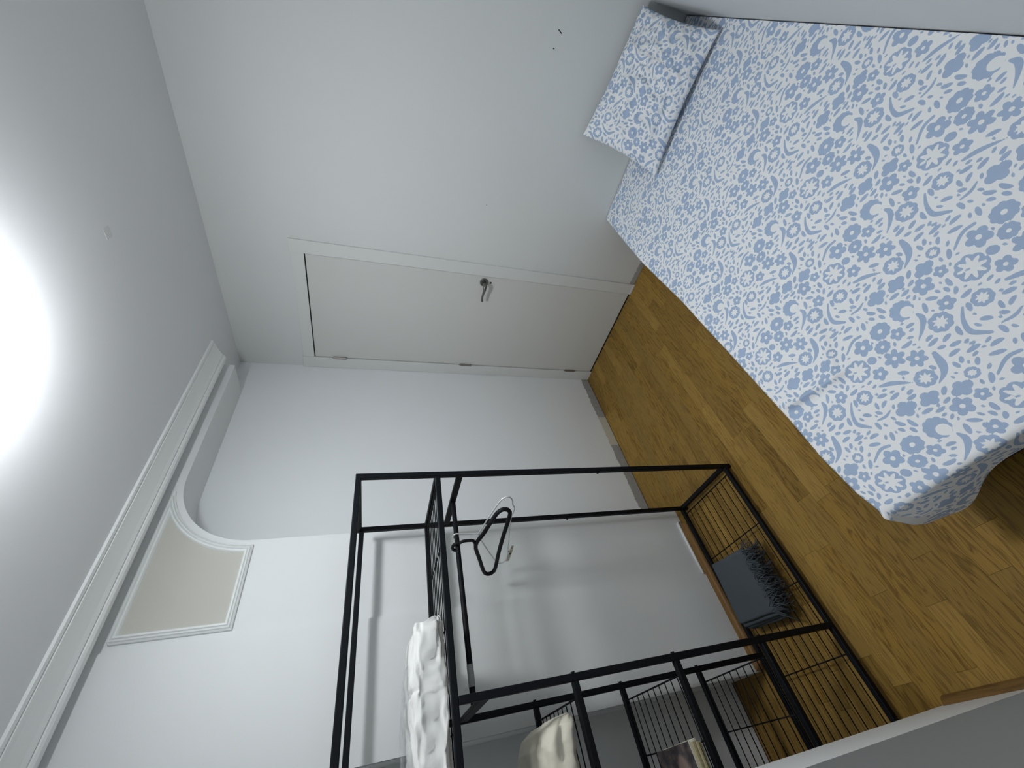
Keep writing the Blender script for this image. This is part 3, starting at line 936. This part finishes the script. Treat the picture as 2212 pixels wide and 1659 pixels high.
keys = [(-1.86, .47, .04, ZW + .05, .03), (-1.875, .47, .13, ZW, .088), (-1.91, .47, .155, ZW, .106), (-1.96, .465, .162, ZW, .113), (-2.1, .465, .163, ZW, .112), (-2.25, .465, .163, ZW, .105), (-2.37, .465, .15, ZW, .09), (-2.385, .465, .10, ZW, .05)]
lsub(loft('clear_bag', interp(keys, 50), M['bag'], None, 40, .007, 15, 6.0, ZW, 3.5, .001, (XB + T + .002, XF - T - .002)), lin)

ZC = 1.057 + .0062
keys = [(-2.090, .50, .10, ZC, .018), (-2.098, .495, .15, ZC, .055), (-2.115, .49, .168, ZC, .085), (-2.15, .49, .172, ZC, .105), (-2.2, .49, .172, ZC, .112), (-2.28, .49, .17, ZC, .11), (-2.36, .49, .15, ZC, .09), (-2.385, .49, .10, ZC, .03)]
bc = loft('folded_clothes', interp(keys, 90), M['beige_cloth'], None, 56, .016, 11, 4.4, ZC, 2.8, .004, (XB + T + .003, XF - T - .003))
tag(bc, 'crumpled cream cloth heap on the upper small rack shelf', 'clothes')

# magazines on the second small shelf
ZM = .715 + .0062
mg = empty('magazine', (.57, -2.30, ZM)); tag(mg, 'glossy dark magazine on top of the papers on the middle rack shelf', 'magazine')
mv = [(.468, -2.222, ZM + .030), (.655, -2.214, ZM + .030), (.660, -2.392, ZM + .030), (.470, -2.392, ZM + .030)]
def slab(name, quad, h_, mt, e, uv=True):
    vsx = [tuple(q) for q in quad] + [(q[0], q[1], q[2] + h_) for q in quad]
    fs = [(3, 2, 1, 0), (4, 5, 6, 7)] + [(i, (i + 1) % 4, (i + 1) % 4 + 4, i + 4) for i in range(4)]
    uvs = [(0, 1), (1, 1), (1, 0), (0, 0)] * 2
    bm = bmesh.new(); bv = [bm.verts.new(v) for v in vsx]; ul = bm.loops.layers.uv.new('UVMap')
    for f in fs:
        fc = bm.faces.new([bv[i] for i in f])
        for lp, i in zip(fc.loops, f): lp[ul].uv = uvs[i]
    bmesh.ops.recalc_face_normals(bm, faces=bm.faces)
    return lsub(link_mesh(name, mesh_from_bm(name, bm), mt), e)
slab('pages', mv, .006, M['paper'], mg)
slab('cover', [(x - .002, y + .001, z + .006) for x, y, z in mv], .0012, M['cover'], mg)
pp = empty('paper_stack', (.57, -2.30, ZM)); tag(pp, 'yellowed paper stack under the magazine on the middle rack shelf', 'papers')
zz = ZM
for k in range(6):
    dx, dy = (.000, .016, .004, .020, .010, .014)[k], (.0, -.004, .006, -.002, .003, 0)[k]
    q = [(.470, -2.224 + dy, zz), (.650 + dx, -2.216 + dy, zz), (.652 + dx, -2.39, zz), (.470, -2.39, zz)]
    slab('paper_sheaf', q, .0048, M['paper'] if k % 2 == 0 else M['yellow_paper'], pp); zz += .005

# folded blanket with fringe on the bottom shelf
ZK = ZL + .008 + .0062
bl = empty('blanket', (.49, -1.81, ZK), math.radians(-4)); tag(bl, 'grey folded blanket with a fringed edge on the bottom rack shelf', 'blanket')
WX, WY = .112, .122
def fold_layer(z, h_, ox, oy, k):
    bm = bmesh.new(); bm_box(bm, (-WX + ox, -WY + oy, z), (WX + ox - .012, WY + oy, z + h_), .007 if h_ > .016 else .006, 3)
    bmesh.ops.subdivide_edges(bm, edges=[e for e in bm.edges if e.calc_length() > .1], cuts=12, use_grid_fill=True)
    for v in bm.verts:
        v.co.z += .003 * fbm(v.co.x * 9 + k, v.co.y * 9, 1.3) * (1 if v.co.z > z + h_ * .5 else .2)
        v.co.x += .003 * noise.noise((v.co.y * 14, k, .5)); v.co.y += .003 * noise.noise((v.co.x * 14, k + 4, .5))
        v.co.z = max(v.co.z, .0003)
    return link_mesh('fold', mesh_from_bm('fold', bm, True), M['blanket'], bl)
for k, (z, h_, ox, oy) in enumerate(((.0, .021, -.012, -.020), (.0205, .019, -.010, -.015), (.039, .019, -.004, -.008), (.0575, .020, .0, .004))):
    fold_layer(z, h_, ox, oy, k * 3.7)
vsx, fs = [], []
rf = random.Random(3)
for k in range(420):
    y = -WY + 2 * WY * rf.random(); z0 = rf.choice((.070, .070, .066, .050, .032, .012)) + rf.uniform(-.004, .004)
    x0 = WX - .024 + rf.uniform(-.012, .004)
    L = rf.uniform(.035, .07)
    pts = []
    yy, zz_, xx = y, z0, x0
    a = rf.uniform(-.6, .6)
    for s in range(6):
        pts.append((xx, yy, max(.002, zz_)))
        a += rf.uniform(-.5, .5)
        drop = .10 + s * .30
        xx += L / 5 * math.cos(a) * .8; yy += L / 5 * math.sin(a); zz_ += (L / 5) * (rf.uniform(-.1, .35) - drop * (.7 if z0 > .06 else 1)) + (.006 if s == 0 else 0)
    v, f = tube_data(pts, .0017, 4)
    o_ = len(vsx); vsx += v; fs += [tuple(q + o_ for q in g_) for g_ in f]
fr = pydata('fringe', vsx, fs, M['blanket'], bl, True); fr['kind'] = 'stuff'; fr['label'] = 'twisted grey fringe'
